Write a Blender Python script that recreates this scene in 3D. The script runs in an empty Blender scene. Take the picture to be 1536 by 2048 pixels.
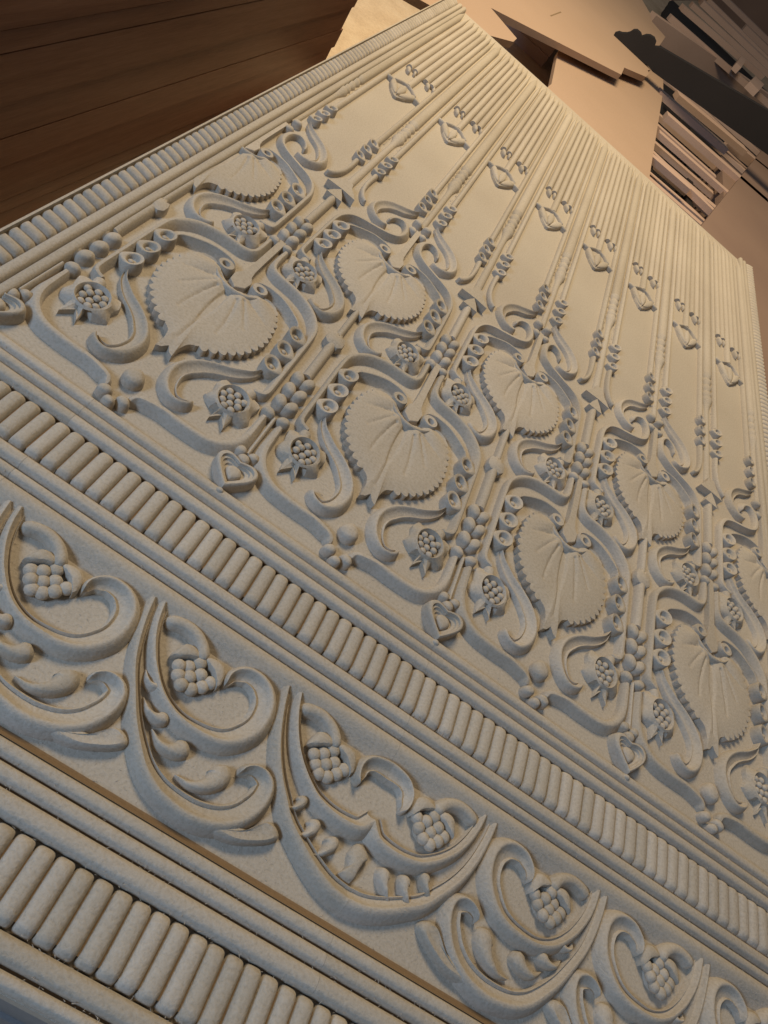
import bpy, bmesh, math, random
from mathutils import Vector, Matrix
random.seed(7)
S = 0.22                      # one ornament period of the panel = 0.22 m; all lengths below are in periods
SC = bpy.context.scene

# ------------------------------------------------------------------ camera
cam_d = bpy.data.cameras.new("camera"); cam = bpy.data.objects.new("camera", cam_d)
SC.collection.objects.link(cam)
R = ((0.79433, 0.31327, 0.52048), (0.58289, -0.63436, -0.50776), (0.17111, 0.70671, -0.68650))
M = Matrix(((R[0][0], -R[1][0], -R[2][0]), (R[0][1], -R[1][1], -R[2][1]), (R[0][2], -R[1][2], -R[2][2])))
cam.matrix_world = Matrix.Translation(Vector((1.07034, -1.78144, 2.06316)) * S) @ M.to_4x4()
cam_d.sensor_fit = 'VERTICAL'; cam_d.sensor_height = 24.0; cam_d.sensor_width = 18.0
cam_d.lens = 1446.73 / 2048 * 24.0
cam_d.clip_start = 0.01; cam_d.clip_end = 100
SC.camera = cam

# ------------------------------------------------------------------ world and lamps
W = bpy.data.worlds.new("World"); SC.world = W; W.use_nodes = True
bg = W.node_tree.nodes["Background"]
bg.inputs[0].default_value = (0.68, 0.69, 0.74, 1); bg.inputs[1].default_value = 0.12
SC.view_settings.view_transform = 'Standard'; SC.view_settings.look = 'None'
SC.view_settings.exposure = 0.05; SC.view_settings.gamma = 1.0

def area(name, loc, tgt, size, col, power):
    d = bpy.data.lights.new(name, 'AREA'); d.shape = 'DISK'; d.size = size * S; d.color = col; d.energy = power
    o = bpy.data.objects.new(name, d); SC.collection.objects.link(o)
    o.location = Vector(loc) * S
    o.rotation_euler = (Vector(tgt) * S - o.location).to_track_quat('-Z', 'Y').to_euler()
    return o
area("window_light", (-5.0, -6.0, 6.1), (1.2, 0.9, 0), 2.8, (0.42, 0.64, 1.0), 28)
area("workshop_lamp", (-0.6, 7.6, 8.6), (1.5, 8.6, 0), 4.5, (1.0, 0.81, 0.54), 58)

# ------------------------------------------------------------------ materials
def new_mat(name):
    m = bpy.data.materials.new(name); m.use_nodes = True
    nt = m.node_tree; b = nt.nodes["Principled BSDF"]
    return m, nt, b
def node(nt, t, **kw):
    n = nt.nodes.new(t)
    for k, v in kw.items():
        if k in n.inputs.keys() if isinstance(k, str) else False: n.inputs[k].default_value = v
        else: setattr(n, k, v)
    return n
def noise(nt, scale, detail=4, rough=0.6, vec=None):
    n = nt.nodes.new('ShaderNodeTexNoise'); n.inputs['Scale'].default_value = scale
    n.inputs['Detail'].default_value = detail; n.inputs['Roughness'].default_value = rough
    if vec is not None: nt.links.new(vec, n.inputs['Vector'])
    return n
def ramp(nt, fac, stops):
    r = nt.nodes.new('ShaderNodeValToRGB'); e = r.color_ramp.elements
    while len(e) < len(stops): e.new(0.5)
    for el, (p, c) in zip(e, stops): el.position = p; el.color = (c[0], c[1], c[2], 1)
    nt.links.new(fac, r.inputs[0]); return r
def mix(nt, fac, a, b, mode='MIX'):
    m = nt.nodes.new('ShaderNodeMix'); m.data_type = 'RGBA'; m.blend_type = mode
    for s, v in ((0, fac), (6, a), (7, b)):
        if isinstance(v, (int, float)): m.inputs[s].default_value = v
        elif isinstance(v, tuple): m.inputs[s].default_value = (v[0], v[1], v[2], 1)
        else: nt.links.new(v, m.inputs[s])
    return m.outputs[2]
def bump(nt, height, strength, dist, prev=None):
    b = nt.nodes.new('ShaderNodeBump'); b.inputs['Strength'].default_value = strength
    b.inputs['Distance'].default_value = dist; nt.links.new(height, b.inputs['Height'])
    if prev is not None: nt.links.new(prev, b.inputs['Normal'])
    return b.outputs[0]

def carved_mdf():
    m, nt, b = new_mat("carved_fibreboard")
    g = nt.nodes.new('ShaderNodeNewGeometry').outputs['Position']
    n1 = noise(nt, 6, 3, 0.5, g); n2 = noise(nt, 420, 4, 0.7, g); n3 = noise(nt, 60, 5, 0.65, g)
    c = ramp(nt, n1.outputs[0], [(0.3, (0.43, 0.375, 0.305)), (0.7, (0.53, 0.47, 0.385))]).outputs[0]
    c = mix(nt, 0.48, c, ramp(nt, n2.outputs[0], [(0.25, (0.30, 0.24, 0.16)), (0.5, (0.5, 0.42, 0.31)), (0.78, (0.62, 0.55, 0.45))]).outputs[0])
    # sparse dark fibre specks
    v = nt.nodes.new('ShaderNodeTexVoronoi'); v.inputs['Scale'].default_value = 230; nt.links.new(g, v.inputs['Vector'])
    sp = ramp(nt, v.outputs['Distance'], [(0.0, (1, 1, 1)), (0.085, (0, 0, 0))]).outputs[0]
    gate = ramp(nt, noise(nt, 45, 2, 0.5, g).outputs[0], [(0.52, (0, 0, 0)), (0.64, (1, 1, 1))]).outputs[0]
    spk = mix(nt, 1.0, sp, gate, 'MULTIPLY')
    c = mix(nt, spk, c, (0.17, 0.12, 0.075))
    oi = nt.nodes.new('ShaderNodeObjectInfo')            # every carved piece took the cutter a little differently
    c = mix(nt, 1.0, c, ramp(nt, oi.outputs['Random'], [(0.0, (0.91, 0.90, 0.88)), (1.0, (1.05, 1.05, 1.06))]).outputs[0], 'MULTIPLY')
    nt.links.new(c, b.inputs['Base Color'])
    b.inputs['Roughness'].default_value = 0.95; b.inputs['Specular IOR Level'].default_value = 0.12
    h = bump(nt, n2.outputs[0], 0.6, 0.0011)
    h = bump(nt, n3.outputs[0], 0.12, 0.0015, h)
    nt.links.new(h, b.inputs['Normal'])
    return m
def plain_board(name, ca, cb, sc=30, rough=0.7):
    m, nt, b = new_mat(name)
    g = nt.nodes.new('ShaderNodeNewGeometry').outputs['Position']
    n1 = noise(nt, sc * 0.1, 3, 0.5, g); n2 = noise(nt, sc * 14, 3, 0.6, g)
    c = ramp(nt, n1.outputs[0], [(0.3, ca), (0.7, cb)]).outputs[0]
    c = mix(nt, 0.16, c, ramp(nt, n2.outputs[0], [(0.3, (ca[0]*.5, ca[1]*.5, ca[2]*.5)), (0.7, (cb[0]*1.3, cb[1]*1.3, cb[2]*1.3))]).outputs[0])
    nt.links.new(c, b.inputs['Base Color']); b.inputs['Roughness'].default_value = rough
    b.inputs['Specular IOR Level'].default_value = 0.25
    nt.links.new(bump(nt, n2.outputs[0], 0.15, 0.0006), b.inputs['Normal'])
    return m
def stained_wood():
    m, nt, b = new_mat("brown_timber")
    g = nt.nodes.new('ShaderNodeNewGeometry').outputs['Position']
    mp = nt.nodes.new('ShaderNodeMapping'); mp.inputs['Scale'].default_value = (9, .7, 16); nt.links.new(g, mp.inputs[0])
    n1 = noise(nt, 5, 6, 0.65, mp.outputs[0]); n2 = noise(nt, 40, 4, 0.6, mp.outputs[0])
    c = ramp(nt, n1.outputs[0], [(0.25, (0.20, 0.085, 0.046)), (0.5, (0.32, 0.15, 0.082)), (0.75, (0.42, 0.22, 0.13))]).outputs[0]
    c = mix(nt, 0.3, c, ramp(nt, n2.outputs[0], [(0.35, (0.05, 0.024, 0.012)), (0.7, (0.21, 0.105, 0.055))]).outputs[0])
    nt.links.new(c, b.inputs['Base Color']); b.inputs['Roughness'].default_value = 0.34
    nt.links.new(bump(nt, n2.outputs[0], 0.25, 0.001), b.inputs['Normal'])
    return m
def sandy_floor():
    m, nt, b = new_mat("dusty_floor")
    g = nt.nodes.new('ShaderNodeNewGeometry').outputs['Position']
    n1 = noise(nt, 9, 6, 0.6, g); n2 = noise(nt, 120, 5, 0.7, g)
    c = ramp(nt, n1.outputs[0], [(0.3, (0.58, 0.43, 0.28)), (0.55, (0.74, 0.58, 0.40)), (0.75, (0.80, 0.66, 0.48))]).outputs[0]
    c = mix(nt, 0.3, c, ramp(nt, n2.outputs[0], [(0.3, (0.22, 0.15, 0.09)), (0.6, (0.6, 0.47, 0.33))]).outputs[0])
    nt.links.new(c, b.inputs['Base Color']); b.inputs['Roughness'].default_value = 0.9
    h = bump(nt, n1.outputs[0], 0.6, 0.012); nt.links.new(bump(nt, n2.outputs[0], 0.5, 0.003, h), b.inputs['Normal'])
    return m
MDF = carved_mdf()
BROWNB = plain_board("brown_fibreboard", (0.22, 0.150, 0.085), (0.28, 0.19, 0.11), rough=0.9)  # browner board for the troughs, the fillet and the scratch
SHEET = plain_board("smooth_fibreboard", (0.44, 0.305, 0.21), (0.48, 0.335, 0.235))
STRIP = plain_board("sawn_fibreboard", (0.50, 0.345, 0.265), (0.58, 0.41, 0.32))
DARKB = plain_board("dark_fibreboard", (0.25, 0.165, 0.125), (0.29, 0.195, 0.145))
FIN = plain_board("shade_dark_board", (0.016, 0.014, 0.014), (0.026, 0.022, 0.021)); WOOD = stained_wood(); FLOOR = sandy_floor()  # FIN: shade is put into the near-black board colour
METAL = plain_board("grey_laminate", (0.20, 0.19, 0.18), (0.27, 0.26, 0.25), rough=0.6)

# ------------------------------------------------------------------ mesh helpers (numbers in periods)
def mesh(name, vs, fs, mat, sharp=38):
    me = bpy.data.meshes.new(name)
    me.from_pydata([(x * S, y * S, z * S) for x, y, z in vs], [], fs)
    me.validate(); me.materials.append(mat)
    bm = bmesh.new(); bm.from_mesh(me); bmesh.ops.recalc_face_normals(bm, faces=bm.faces); bm.to_mesh(me); bm.free()
    for p in me.polygons: p.use_smooth = True
    me.set_sharp_from_angle(angle=math.radians(sharp))
    return me
def mirrored(vf): return [(-x, y, z) for x, y, z in vf[0]], [tuple(reversed(f)) for f in vf[1]]
def joined(*parts):
    V, F = [], []
    for v, f in parts:
        o = len(V); V += v; F += [tuple(i + o for i in q) for q in f]
    return V, F
def moved(vf, x=0, y=0, z=0, k=1.0, rot=0.0):
    c, s = math.cos(rot), math.sin(rot)
    return [((c * a - s * b) * k + x, (s * a + c * b) * k + y, h * k + z) for a, b, h in vf[0]], vf[1]
def clip(me, keep):                                     # copy of a mesh cut at its local x=-.005 / .005
    c = me.copy(); bm = bmesh.new(); bm.from_mesh(c)
    co = -0.005 * keep * S
    bmesh.ops.bisect_plane(bm, geom=bm.verts[:] + bm.edges[:] + bm.faces[:], plane_co=(co, 0, 0), plane_no=(-keep, 0, 0), clear_outer=True)
    bm.to_mesh(c); bm.free(); return c
def obj(name, me, parent=None, loc=(0, 0, 0), rot=None):
    o = bpy.data.objects.new(name, me); SC.collection.objects.link(o)
    o.location = Vector(loc) * S
    if rot: o.rotation_euler = rot
    if parent is not None: o.parent = parent
    return o
def lerp(tab, t):
    if isinstance(tab, (int, float)): return tab
    for (a, x), (b, y) in zip(tab, tab[1:]):
        if t <= b: return x + (y - x) * (t - a) / max(b - a, 1e-9)
    return tab[-1][1]
def spline(pts, n):
    P = [Vector(p) for p in pts]; P = [P[0] * 2 - P[1]] + P + [P[-1] * 2 - P[-2]]
    out = []
    for i in range(1, len(P) - 2):
        a, b, c, d = P[i - 1:i + 3]
        for k in range(12):
            t = k / 12
            out.append(0.5 * ((2 * b) + (c - a) * t + (2 * a - 5 * b + 4 * c - d) * t * t + (3 * b - a - 3 * c + d) * t ** 3))
    out.append(P[-2]); L = [0]
    for a, b in zip(out, out[1:]): L.append(L[-1] + (b - a).length)
    res = []; j = 0
    for k in range(n + 1):
        s = L[-1] * k / n
        while j < len(L) - 2 and L[j + 1] < s: j += 1
        t = (s - L[j]) / max(L[j + 1] - L[j], 1e-9); res.append(out[j].lerp(out[j + 1], t))
    return res, L[-1]
def half_round(n=10, e=2.3):
    r = []
    for k in range(n + 1):
        a = math.pi * k / n; c, s = math.cos(a), math.sin(a)
        r.append((-math.copysign(abs(c) ** (2 / e), c), s ** (2 / e)))
    return r
PIPE = half_round()
# ridge with a steep outer wall (left, negative) and a hollowed inner slope carrying a second thin ridge (right)
HOOK = [(-1, 0), (-.93, .22), (-.76, .48), (-.55, .72), (-.34, .90), (-.14, .99), (0, 1), (.08, .95), (.18, .80), (.32, .62), (.5, .50), (.62, .45), (.70, .41), (.75, .56), (.82, .62), (.9, .54), (1, 0)]
RIDGE = [(-1, 0), (-.94, .45), (-.8, .76), (-.5, .96), (-.15, 1), (.10, .99), (.26, .90), (.5, .66), (.74, .38), (.9, .16), (1, 0)]
BLADE = [(-1, 0), (-.85, .5), (-.55, .85), (-.2, .99), (0, 1), (.12, .97), (.4, .6), (.7, .25), (.9, .06), (1, 0)]
def sweep(pts, prof, n, wl, wr, h=.055, zg=-.057, r0=0.0, r1=0.0, zoff=0.0):
    """profile swept along a 2-D path; wl / wr / h may be tables over 0..1; r0, r1 round the ends off over that length"""
    C, L = spline(pts, n); V, F = [], []; m = len(prof)
    for i, p in enumerate(C):
        t = i / n; d = (C[min(i + 1, n)] - C[max(i - 1, 0)]).normalized(); nx, ny = d.y, -d.x   # nx,ny = right of travel
        q = 1.0; s = t * L
        if r0 and s < r0: q = min(q, math.sqrt(max(1 - (1 - s / r0) ** 2, 0.0004)))
        if r1 and L - s < r1: q = min(q, math.sqrt(max(1 - (1 - (L - s) / r1) ** 2, 0.0004)))
        a, b, hh = lerp(wl, t) * q, lerp(wr, t) * q, lerp(h, t) * (q ** .6)
        for o, z in prof:
            w = o * (a if o < 0 else b); V.append((p.x + nx * w, p.y + ny * w, zg + z * hh + (zoff if z > 0 else 0)))
    for i in range(n):
        for k in range(m - 1):
            j = i * m + k; F.append((j, j + 1, j + m + 1, j + m))
    F.append(tuple(range(m - 1, -1, -1))); F.append(tuple(n * m + k for k in range(m)))
    return V, F
DOME = [(1, 0), (.985, .3), (.93, .55), (.83, .74), (.68, .88), (.48, .96), (.25, .995), (0, 1)]
def rings(outline, prof, h, zg=-.057, c=None):
    """outline shrunk towards c while rising: prof = (scale, height)"""
    n = len(outline); c = c or (sum(p[0] for p in outline) / n, sum(p[1] for p in outline) / n)
    V, F = [], []
    R_ = [p for p in prof if p[0] > 0]
    for s, z in R_:
        for x, y in outline: V.append((c[0] + (x - c[0]) * s, c[1] + (y - c[1]) * s, zg + z * h))
    for k in range(len(R_) - 1):
        for i in range(n): F.append((k * n + i, k * n + (i + 1) % n, (k + 1) * n + (i + 1) % n, (k + 1) * n + i))
    V.append((c[0], c[1], zg + prof[-1][1] * h)); o = len(V) - 1; b = (len(R_) - 1) * n
    for i in range(n): F.append((b + i, b + (i + 1) % n, o))
    return V, F
def ell(cx, cy, a, b, n=20, rot=0):
    return [(cx + a * math.cos(t) * math.cos(rot) - b * math.sin(t) * math.sin(rot), cy + a * math.cos(t) * math.sin(rot) + b * math.sin(t) * math.cos(rot)) for t in (2 * math.pi * k / n for k in range(n))]
def closed(pts, per=4):
    n = len(pts); out = []
    for i in range(n):
        a, b, c, d = (Vector(pts[(i + k) % n]) for k in (-1, 0, 1, 2))
        for k in range(per):
            t = k / per
            q = 0.5 * ((2 * b) + (c - a) * t + (2 * a - 5 * b + 4 * c - d) * t * t + (3 * b - a - 3 * c + d) * t ** 3); out.append((q.x, q.y))
    return out
def slab(outline, z0, z1, bev=.006):
    n = len(outline); V = [(x, y, z0) for x, y in outline] + [(x, y, z1) for x, y in outline]
    return V, [(i, (i + 1) % n, n + (i + 1) % n, n + i) for i in range(n)] + [tuple(range(n, 2 * n)), tuple(range(n - 1, -1, -1))]
def box(x0, x1, y0, y1, z0, z1):
    V = [(x, y, z) for z in (z0, z1) for y in (y0, y1) for x in (x0, x1)]
    return V, [(0, 2, 3, 1), (4, 5, 7, 6), (0, 1, 5, 4), (1, 3, 7, 5), (3, 2, 6, 7), (2, 0, 4, 6)]
def ball(cx, cy, r, h=None, zg=-.057): return rings(ell(cx, cy, r, r, 14), DOME, h or r * 1.5, zg)
def sphere(r, n=10, m=6):
    V = [(0, 0, r)]; F = []
    for k in range(1, m):
        a = math.pi * k / m
        V += [(r * math.sin(a) * math.cos(2 * math.pi * i / n), r * math.sin(a) * math.sin(2 * math.pi * i / n), r * math.cos(a)) for i in range(n)]
    V.append((0, 0, -r))
    for i in range(n): F.append((0, 1 + i, 1 + (i + 1) % n))
    for k in range(m - 2):
        for i in range(n): F.append((1 + k * n + i, 1 + (k + 1) * n + i, 1 + (k + 1) * n + (i + 1) % n, 1 + k * n + (i + 1) % n))
    o = 1 + (m - 2) * n
    for i in range(n): F.append((o + i, len(V) - 1, o + (i + 1) % n))
    return V, F
def info(o, label, cat, group=None, kind=None):
    if label: o['label'] = label
    if cat: o['category'] = cat
    if group: o['group'] = group
    if kind: o['kind'] = kind

# ------------------------------------------------------------------ the floor
fl = obj("floor", mesh("floor", *box(-30, 40, -20, 60, -1.6, -1.36), FLOOR)); info(fl, None, None, kind='structure')

# ------------------------------------------------------------------ the carved panel
panel = bpy.data.objects.new("carved_panel", None); SC.collection.objects.link(panel)
RZ = .80                                                # relief depth
panel.location = (0, 0, -.16 * RZ * S); panel.scale = (1, 1, RZ)
info(panel, "large carved tan fibreboard door panel with leaves, scrolls and fluting lying flat", "carved panel")
OFF = (0, 0, .16)
ZG = -.055                                              # carved ground; relief tops lie near 0
def part(name, me, u=0.0, v=0.0, z=0.0, rot=None, parent=None):
    if parent is None: return obj(name, me, panel, (u + OFF[0], v + OFF[1], z + OFF[2]), rot)
    return obj(name, me, parent, (u, v, z), rot)
part("base_board", mesh("base_board", *box(-.222, 4.222, -1.59, 7.165, -.16, ZG), MDF))
PW = 4.0
CACHE = {}
def place(name, me, u, v=0.0):                          # a piece on column u: only its half inside the border where u is 0 or 4
    if abs(u) < 1e-6 or abs(u - PW) < 1e-6:
        k = (me.name, u < 1)
        if k not in CACHE: CACHE[k] = clip(me, 1 if u < 1 else -1)
        me = CACHE[k]
        if len(me.polygons) == 0: return None
    return part(name, me, u, v)
def pair(name, vf, sharp=38): return {1: mesh(name, *vf, MDF, sharp), -1: mesh(name, *mirrored(vf), MDF, sharp)}

# ---- long reeds along the border, with the saw seams at u=.466 and 2.0
def reed(x0, x1, y0, y1, ztop, zb, along='u', e=2.9, name="reed"):
    pr = half_round(16, e)
    if along == 'u': p = [(x0, (y0 + y1) / 2), ((x0 * 2 + x1) / 3, (y0 + y1) / 2), (x1, (y0 + y1) / 2)]; w = (y1 - y0) / 2
    else: p = [((x0 + x1) / 2, y0), ((x0 + x1) / 2, (y0 * 2 + y1) / 3), ((x0 + x1) / 2, y1)]; w = (x1 - x0) / 2
    return sweep(p, pr, 6, w, w, ztop - zb, zb)
EPS = .0012
for (y0, y1, zt) in ((-.0955, -.044, -.004), (-.1440, -.0990, -.004), (-.2040, -.1490, .000), (-.4535, -.3965, .002), (-.5005, -.4575, -.004),
                     (-1.1825, -1.137, -.006), (-1.2335, -1.1865, -.004), (-1.2975, -1.2375, .000), (-1.5470, -1.4895, .000), (-1.588, -1.5520, -.004)):
    for x0, x1 in ((-.0, .4655), (.4664, 1.9970), (1.9979, 4.0)):
        part("reed", mesh("reed", *reed(x0, x1, y0, y1, zt, -.060), MDF))
# the wide bevelled reed above the frieze: a round top running out in a long slope
for x0, x1 in ((0, .4655), (.4664, 1.9970), (1.9979, 4)):
    pr = [(-.93, .0), (-.93, .6), (-.8, .82), (-.5, .98), (-.25, 1), (0, .93), (.3, .66), (.6, .36), (.85, .12), (1, 0)]
    part("reed", mesh("reed", *sweep([(x0, -.552), ((x0 * 2 + x1) / 3, -.552), (x1, -.552)], pr, 6, .049, .058, .056, -.057), MDF))
# under the beads lies a trough browner than the panel
def bead_mesh(w, l, h, zg=-.062):
    """half-round bead with domed ends: w across, l along"""
    V, F = [], []; n = 14; pr = half_round(12, 3.0); m = len(pr)
    for i in range(n + 1):
        t = -1 + 2 * i / n; s = math.copysign(1 - (1 - abs(t)) ** 1.7, t)
        y = s * l / 2; d = max(0, (abs(y) - (l / 2 - w * .55)) / (w * .55)); q = (max(1 - d ** 2.4, .01)) ** .45 if d > 0 else 1
        for o, z in pr: V.append((o * w / 2 * (0.62 + .38 * q), y, zg + z * h * q))
    for i in range(n):
        for k in range(m - 1): j = i * m + k; F.append((j, j + m, j + m + 1, j + 1))
    F.append(tuple(range(m))); F.append(tuple(n * m + k for k in range(m - 1, -1, -1)))
    return V, F
BP = .0563
b1 = mesh("bead", *bead_mesh(.0560, .189, .062), MDF); b2 = mesh("bead", *bead_mesh(.0560, .189, .062), MDF)
for k in range(72): part("bead", b1, .0055 + BP * (k + .5) - .02, -.3, 0, (random.uniform(-.015, .015), random.uniform(-.03, .03), random.uniform(-.02, .02)))
for k in range(10, 62): part("bead", b2, -.0075 + BP * (k + .5), -1.394, random.uniform(-.003, .001), (random.uniform(-.015, .015), random.uniform(-.03, .03), random.uniform(-.02, .02)))
part("trough", mesh("trough", *box(0, 4, -.372, -.232, ZG - .01, -.030), BROWNB)); part("trough", mesh("trough", *box(0, 4, -1.466, -1.326, ZG - .01, -.030), BROWNB))
for a, b in ((-.2045, -.046), (-.502, -.397), (-1.296, -1.139), (-1.5865, -1.491)): part("trough", mesh("trough", *box(0.001, 3.999, a, b, ZG - .01, -.036), BROWNB))
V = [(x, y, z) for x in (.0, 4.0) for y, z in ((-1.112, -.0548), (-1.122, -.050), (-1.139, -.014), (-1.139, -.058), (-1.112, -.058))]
part("brown_fillet", mesh("brown_fillet", V, [(k, (k + 1) % 5, 5 + (k + 1) % 5, 5 + k) for k in range(5)] + [(4, 3, 2, 1, 0), (5, 6, 7, 8, 9)], BROWNB))
# left border: a raised lip, a row of beads bending down into the panel, two reeds
part("edge_lip", mesh("edge_lip", *box(-.2215, -.212, -.04, 7.165, ZG, .002), MDF))
LB = .0655
bl = []
V, F = [], []; n = 9; pr = half_round(8, 2.5); m = len(pr)
for i in range(n + 1):
    t = .5 + .5 * math.copysign(1 - (1 - abs(2 * i / n - 1)) ** 1.6, 2 * i / n - 1); y = -.049 + .098 * t                     # along u
    q = (max(1 - max(0, (abs(t - .5) - .34) / .16) ** 2.4, .01)) ** .45
    zc = .006 - .026 * t * t
    for o, z in pr: V.append((y, o * .0322 * (0.7 + .3 * q), -.062 + (z * (.062 + zc)) * q))
for i in range(n):
    for k in range(m - 1): j = i * m + k; F.append((j, j + 1, j + m + 1, j + m))
F.append(tuple(range(m))); F.append(tuple(n * m + k for k in range(m)))
bb = mesh("border_bead", V, F, MDF)
for k in range(110): part("border_bead", bb, -.1625, .0 + LB * (k + .06))
for x0, x1, zt in ((-.1115, -.0595, -.003), (-.0575, -.0055, -.001)): part("reed", mesh("reed", *reed(x0, x1, -.04, 7.15, zt, -.060, 'v'), MDF))
# right border, a few pixels wide in the picture: reeds and one joined row of beads
for x0, x1, zt in ((4.0595, 4.1115, -.003), (4.0055, 4.0575, -.001)): part("reed", mesh("reed", *reed(x0, x1, -.04, 7.15, zt, -.060, 'v'), MDF))
row = joined(*[moved(mirrored((V, F)), 4.1625, LB * (k + .06)) for k in range(30, 110)])
info(part("border_bead_row", mesh("border_bead_row", *row, MDF)), None, None, kind='stuff')

# ---- fluted upper part
FLUTE = []
WIDE = mesh("column_flute", *sweep([(0, 3.86), (0, 4.5), (0, 7.135)], half_round(8, 2.4), 10, .041, .041, .053, -.057, 0, .03), MDF)
RO = .05786; X7 = [.0764 + RO * k for k in range(7)]
STOP = [3.15, 4.73, 4.73, 4.36, 4.705, 4.705, 3.15]
def flute(v0, w=.0285, zt=-.008):
    return sweep([(0, v0), (0, v0 + .3), (0, 7.13)], half_round(8, 2.1), 10, w, w, zt + .057, -.057, 0, .03)
FM = [mesh("flute", *flute(s, .0285 if i not in (0, 6) else .021, -.008 if i not in (0, 6) else -.014), MDF) for i, s in enumerate(STOP)]
for c in range(9):
    place("column_flute", WIDE, c * .5)
    if c < 8:
        for x, me in zip(X7, FM): part("flute", me, c * .5 + x + random.uniform(-.001, .001))
# turned beads under each column flute
def lathe_half(prof, n=10):
    V, F = [], []
    for y, r in prof:
        for k in range(n + 1):
            a = math.pi * k / n; V.append((-r * math.cos(a), y, ZG - .002 + r * 1.25 * math.sin(a)))
    m = n + 1
    for i in range(len(prof) - 1):
        for k in range(n): j = i * m + k; F.append((j, j + m, j + m + 1, j + 1))
    F.append(tuple(range(m))); F.append(tuple((len(prof) - 1) * m + k for k in range(m - 1, -1, -1)))
    return V, F
turned = [(2.64, .020), (3.3, .022), (3.37, .025), (3.43, .036), (3.47, .046), (3.50, .044), (3.515, .03), (3.53, .034), (3.56, .043), (3.59, .036), (3.605, .028),
          (3.63, .036), (3.66, .043), (3.69, .034), (3.705, .028), (3.73, .036), (3.76, .043), (3.79, .034), (3.80, .028), (3.83, .040), (3.862, .044)]
TR = mesh("turned_rod", *lathe_half(turned), MDF)
turned2 = [(2.44, .028)] + turned[1:]
TR2 = mesh("turned_rod", *lathe_half(turned2), MDF)
for c in range(9): place("turned_rod", TR if c % 2 == 0 else TR2, c * .5)
# drops and pendants of each narrow field
DROP = mesh("drop", *rings(ell(0, 0, .021, .056, 14), DOME, .05), MDF); DROP2 = mesh("drop", *rings(ell(0, 0, .014, .045, 12), DOME, .042), MDF)
po = [(.162, 4.206), (.160, 4.280), (.20, 4.312), (.25, 4.325), (.30, 4.312), (.340, 4.280), (.338, 4.206), (.318, 4.10), (.262, 4.026), (.238, 4.026), (.182, 4.10)]
po = [(x - .25, y - 4.19) for x, y in po]
PEND = mesh("pendant", *rings(po, [(1, 0), (.98, .55), (.93, .66), (.84, .62), (.5, .58), (0, .58)], .050, c=(0, 0)), MDF)
PETAL = mesh("petal", *rings([(0, .0), (.020, .05), (.032, .12), (.030, .19), (.014, .245), (0, .262), (-.014, .245), (-.030, .19), (-.032, .12), (-.020, .05)], [(1, 0), (.97, .5), (.86, .8), (.6, .95), (0, 1)], .060, c=(0, .14)), MDF)
CAPM = mesh("cap_moulding", *sweep([(-.105, .060), (-.085, .075), (-.045, .115), (0, .128), (.045, .115), (.085, .070), (.112, .042)], PIPE, 28, .013, .013, .060, -.057, .02, .02), MDF)
WING = mesh("petal", *rings([(x * .060, y * .018) for x, y in ell(0, 0, 1, 1, 12)], DOME, .050), MDF)
for c in range(8):
    u = c * .5
    for x in (.150, .345): part("drop", DROP, u + x, 4.655, 0, (0, 0, .35)); part("drop", DROP2, u + x + .052, 4.69, 0, (0, 0, .2))
    p = part("pendant", PEND, u + .25, 4.19)
    for k in (0, 2, 1): part("petal", PETAL, (k - 1) * .010, -.150 - .006 * (k % 2), -.006 + .008 * (k % 2), (0, 0, (1 - k) * .40), parent=p)
    part("cap_moulding", CAPM, parent=p)
    for k in (-1, 1): part("petal", WING, k * .118, .062 - .03 * (k > 0), 0, (0, 0, -.25), parent=p)

# ---- leaf lattice: pieces of one half, x measured from the column of the leaf
ogee = [(.050, .030), (.062, .068), (.106, .084), (.157, .093), (.221, .092), (.284, .093), (.34, .099), (.385, .118), (.425, .155), (.450, .200), (.461, .249), (.463, .303), (.464, .40)]
OGEE = pair("ogee_band", sweep(ogee, RIDGE, 60, [(0, .016), (.1, .023), (.7, .025), (.85, .022), (1, .019)], [(0, .018), (.1, .032), (.7, .039), (.85, .029), (1, .020)], [(0, .045), (.1, .055), (1, .056)], r0=.03, r1=.012))
comma = [(.333, .609), (.31, .567), (.277, .535), (.235, .501), (.186, .472), (.142, .438), (.11, .402), (.085, .357), (.075, .305), (.085, .248), (.11, .204), (.143, .178), (.178, .179), (.206, .199), (.217, .232)]
# travelling from the tip the hollow side is on the left: mirror the profile
HOOKL = [(-o, z) for o, z in reversed(HOOK)]; BLADEL = [(-o, z) for o, z in reversed(BLADE)]
COMMA = pair("scroll", sweep(comma, HOOKL, 64, [(0, .012), (.15, .040), (.45, .060), (.7, .052), (.9, .034), (1, .014)], [(0, .006), (.2, .012), (.5, .024), (.75, .034), (1, .018)], [(0, .050), (.5, .057), (1, .057)], r1=.035), 50)
strip_s = [(.046, 1.445), (.045, 1.36), (.050, 1.29), (.069, 1.252), (.102, 1.236), (.15, 1.231), (.207, 1.224), (.265, 1.206), (.315, 1.178), (.357, 1.138), (.388, 1.09), (.402, 1.04), (.406, .95), (.407, .80), (.408, .62), (.408, .53), (.400, .497), (.375, .484), (.350, .478)]
BAND = pair("scroll_band", sweep(strip_s, RIDGE, 90, [(0, .019), (.1, .020), (.2, .019), (.5, .018), (1, .021)], [(0, .020), (.1, .024), (.2, .038), (.45, .035), (.6, .020), (.93, .020), (1, .026)], [(0, .056), (1, .056)], r0=.012, r1=.02))
curl = [(.120, 1.016), (.107, 1.000), (.085, .998), (.064, 1.010), (.056, 1.038), (.062, 1.069), (.088, 1.091), (.132, 1.101), (.185, 1.098), (.238, 1.077), (.29, 1.044), (.322, 1.012), (.334, .970)]
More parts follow.
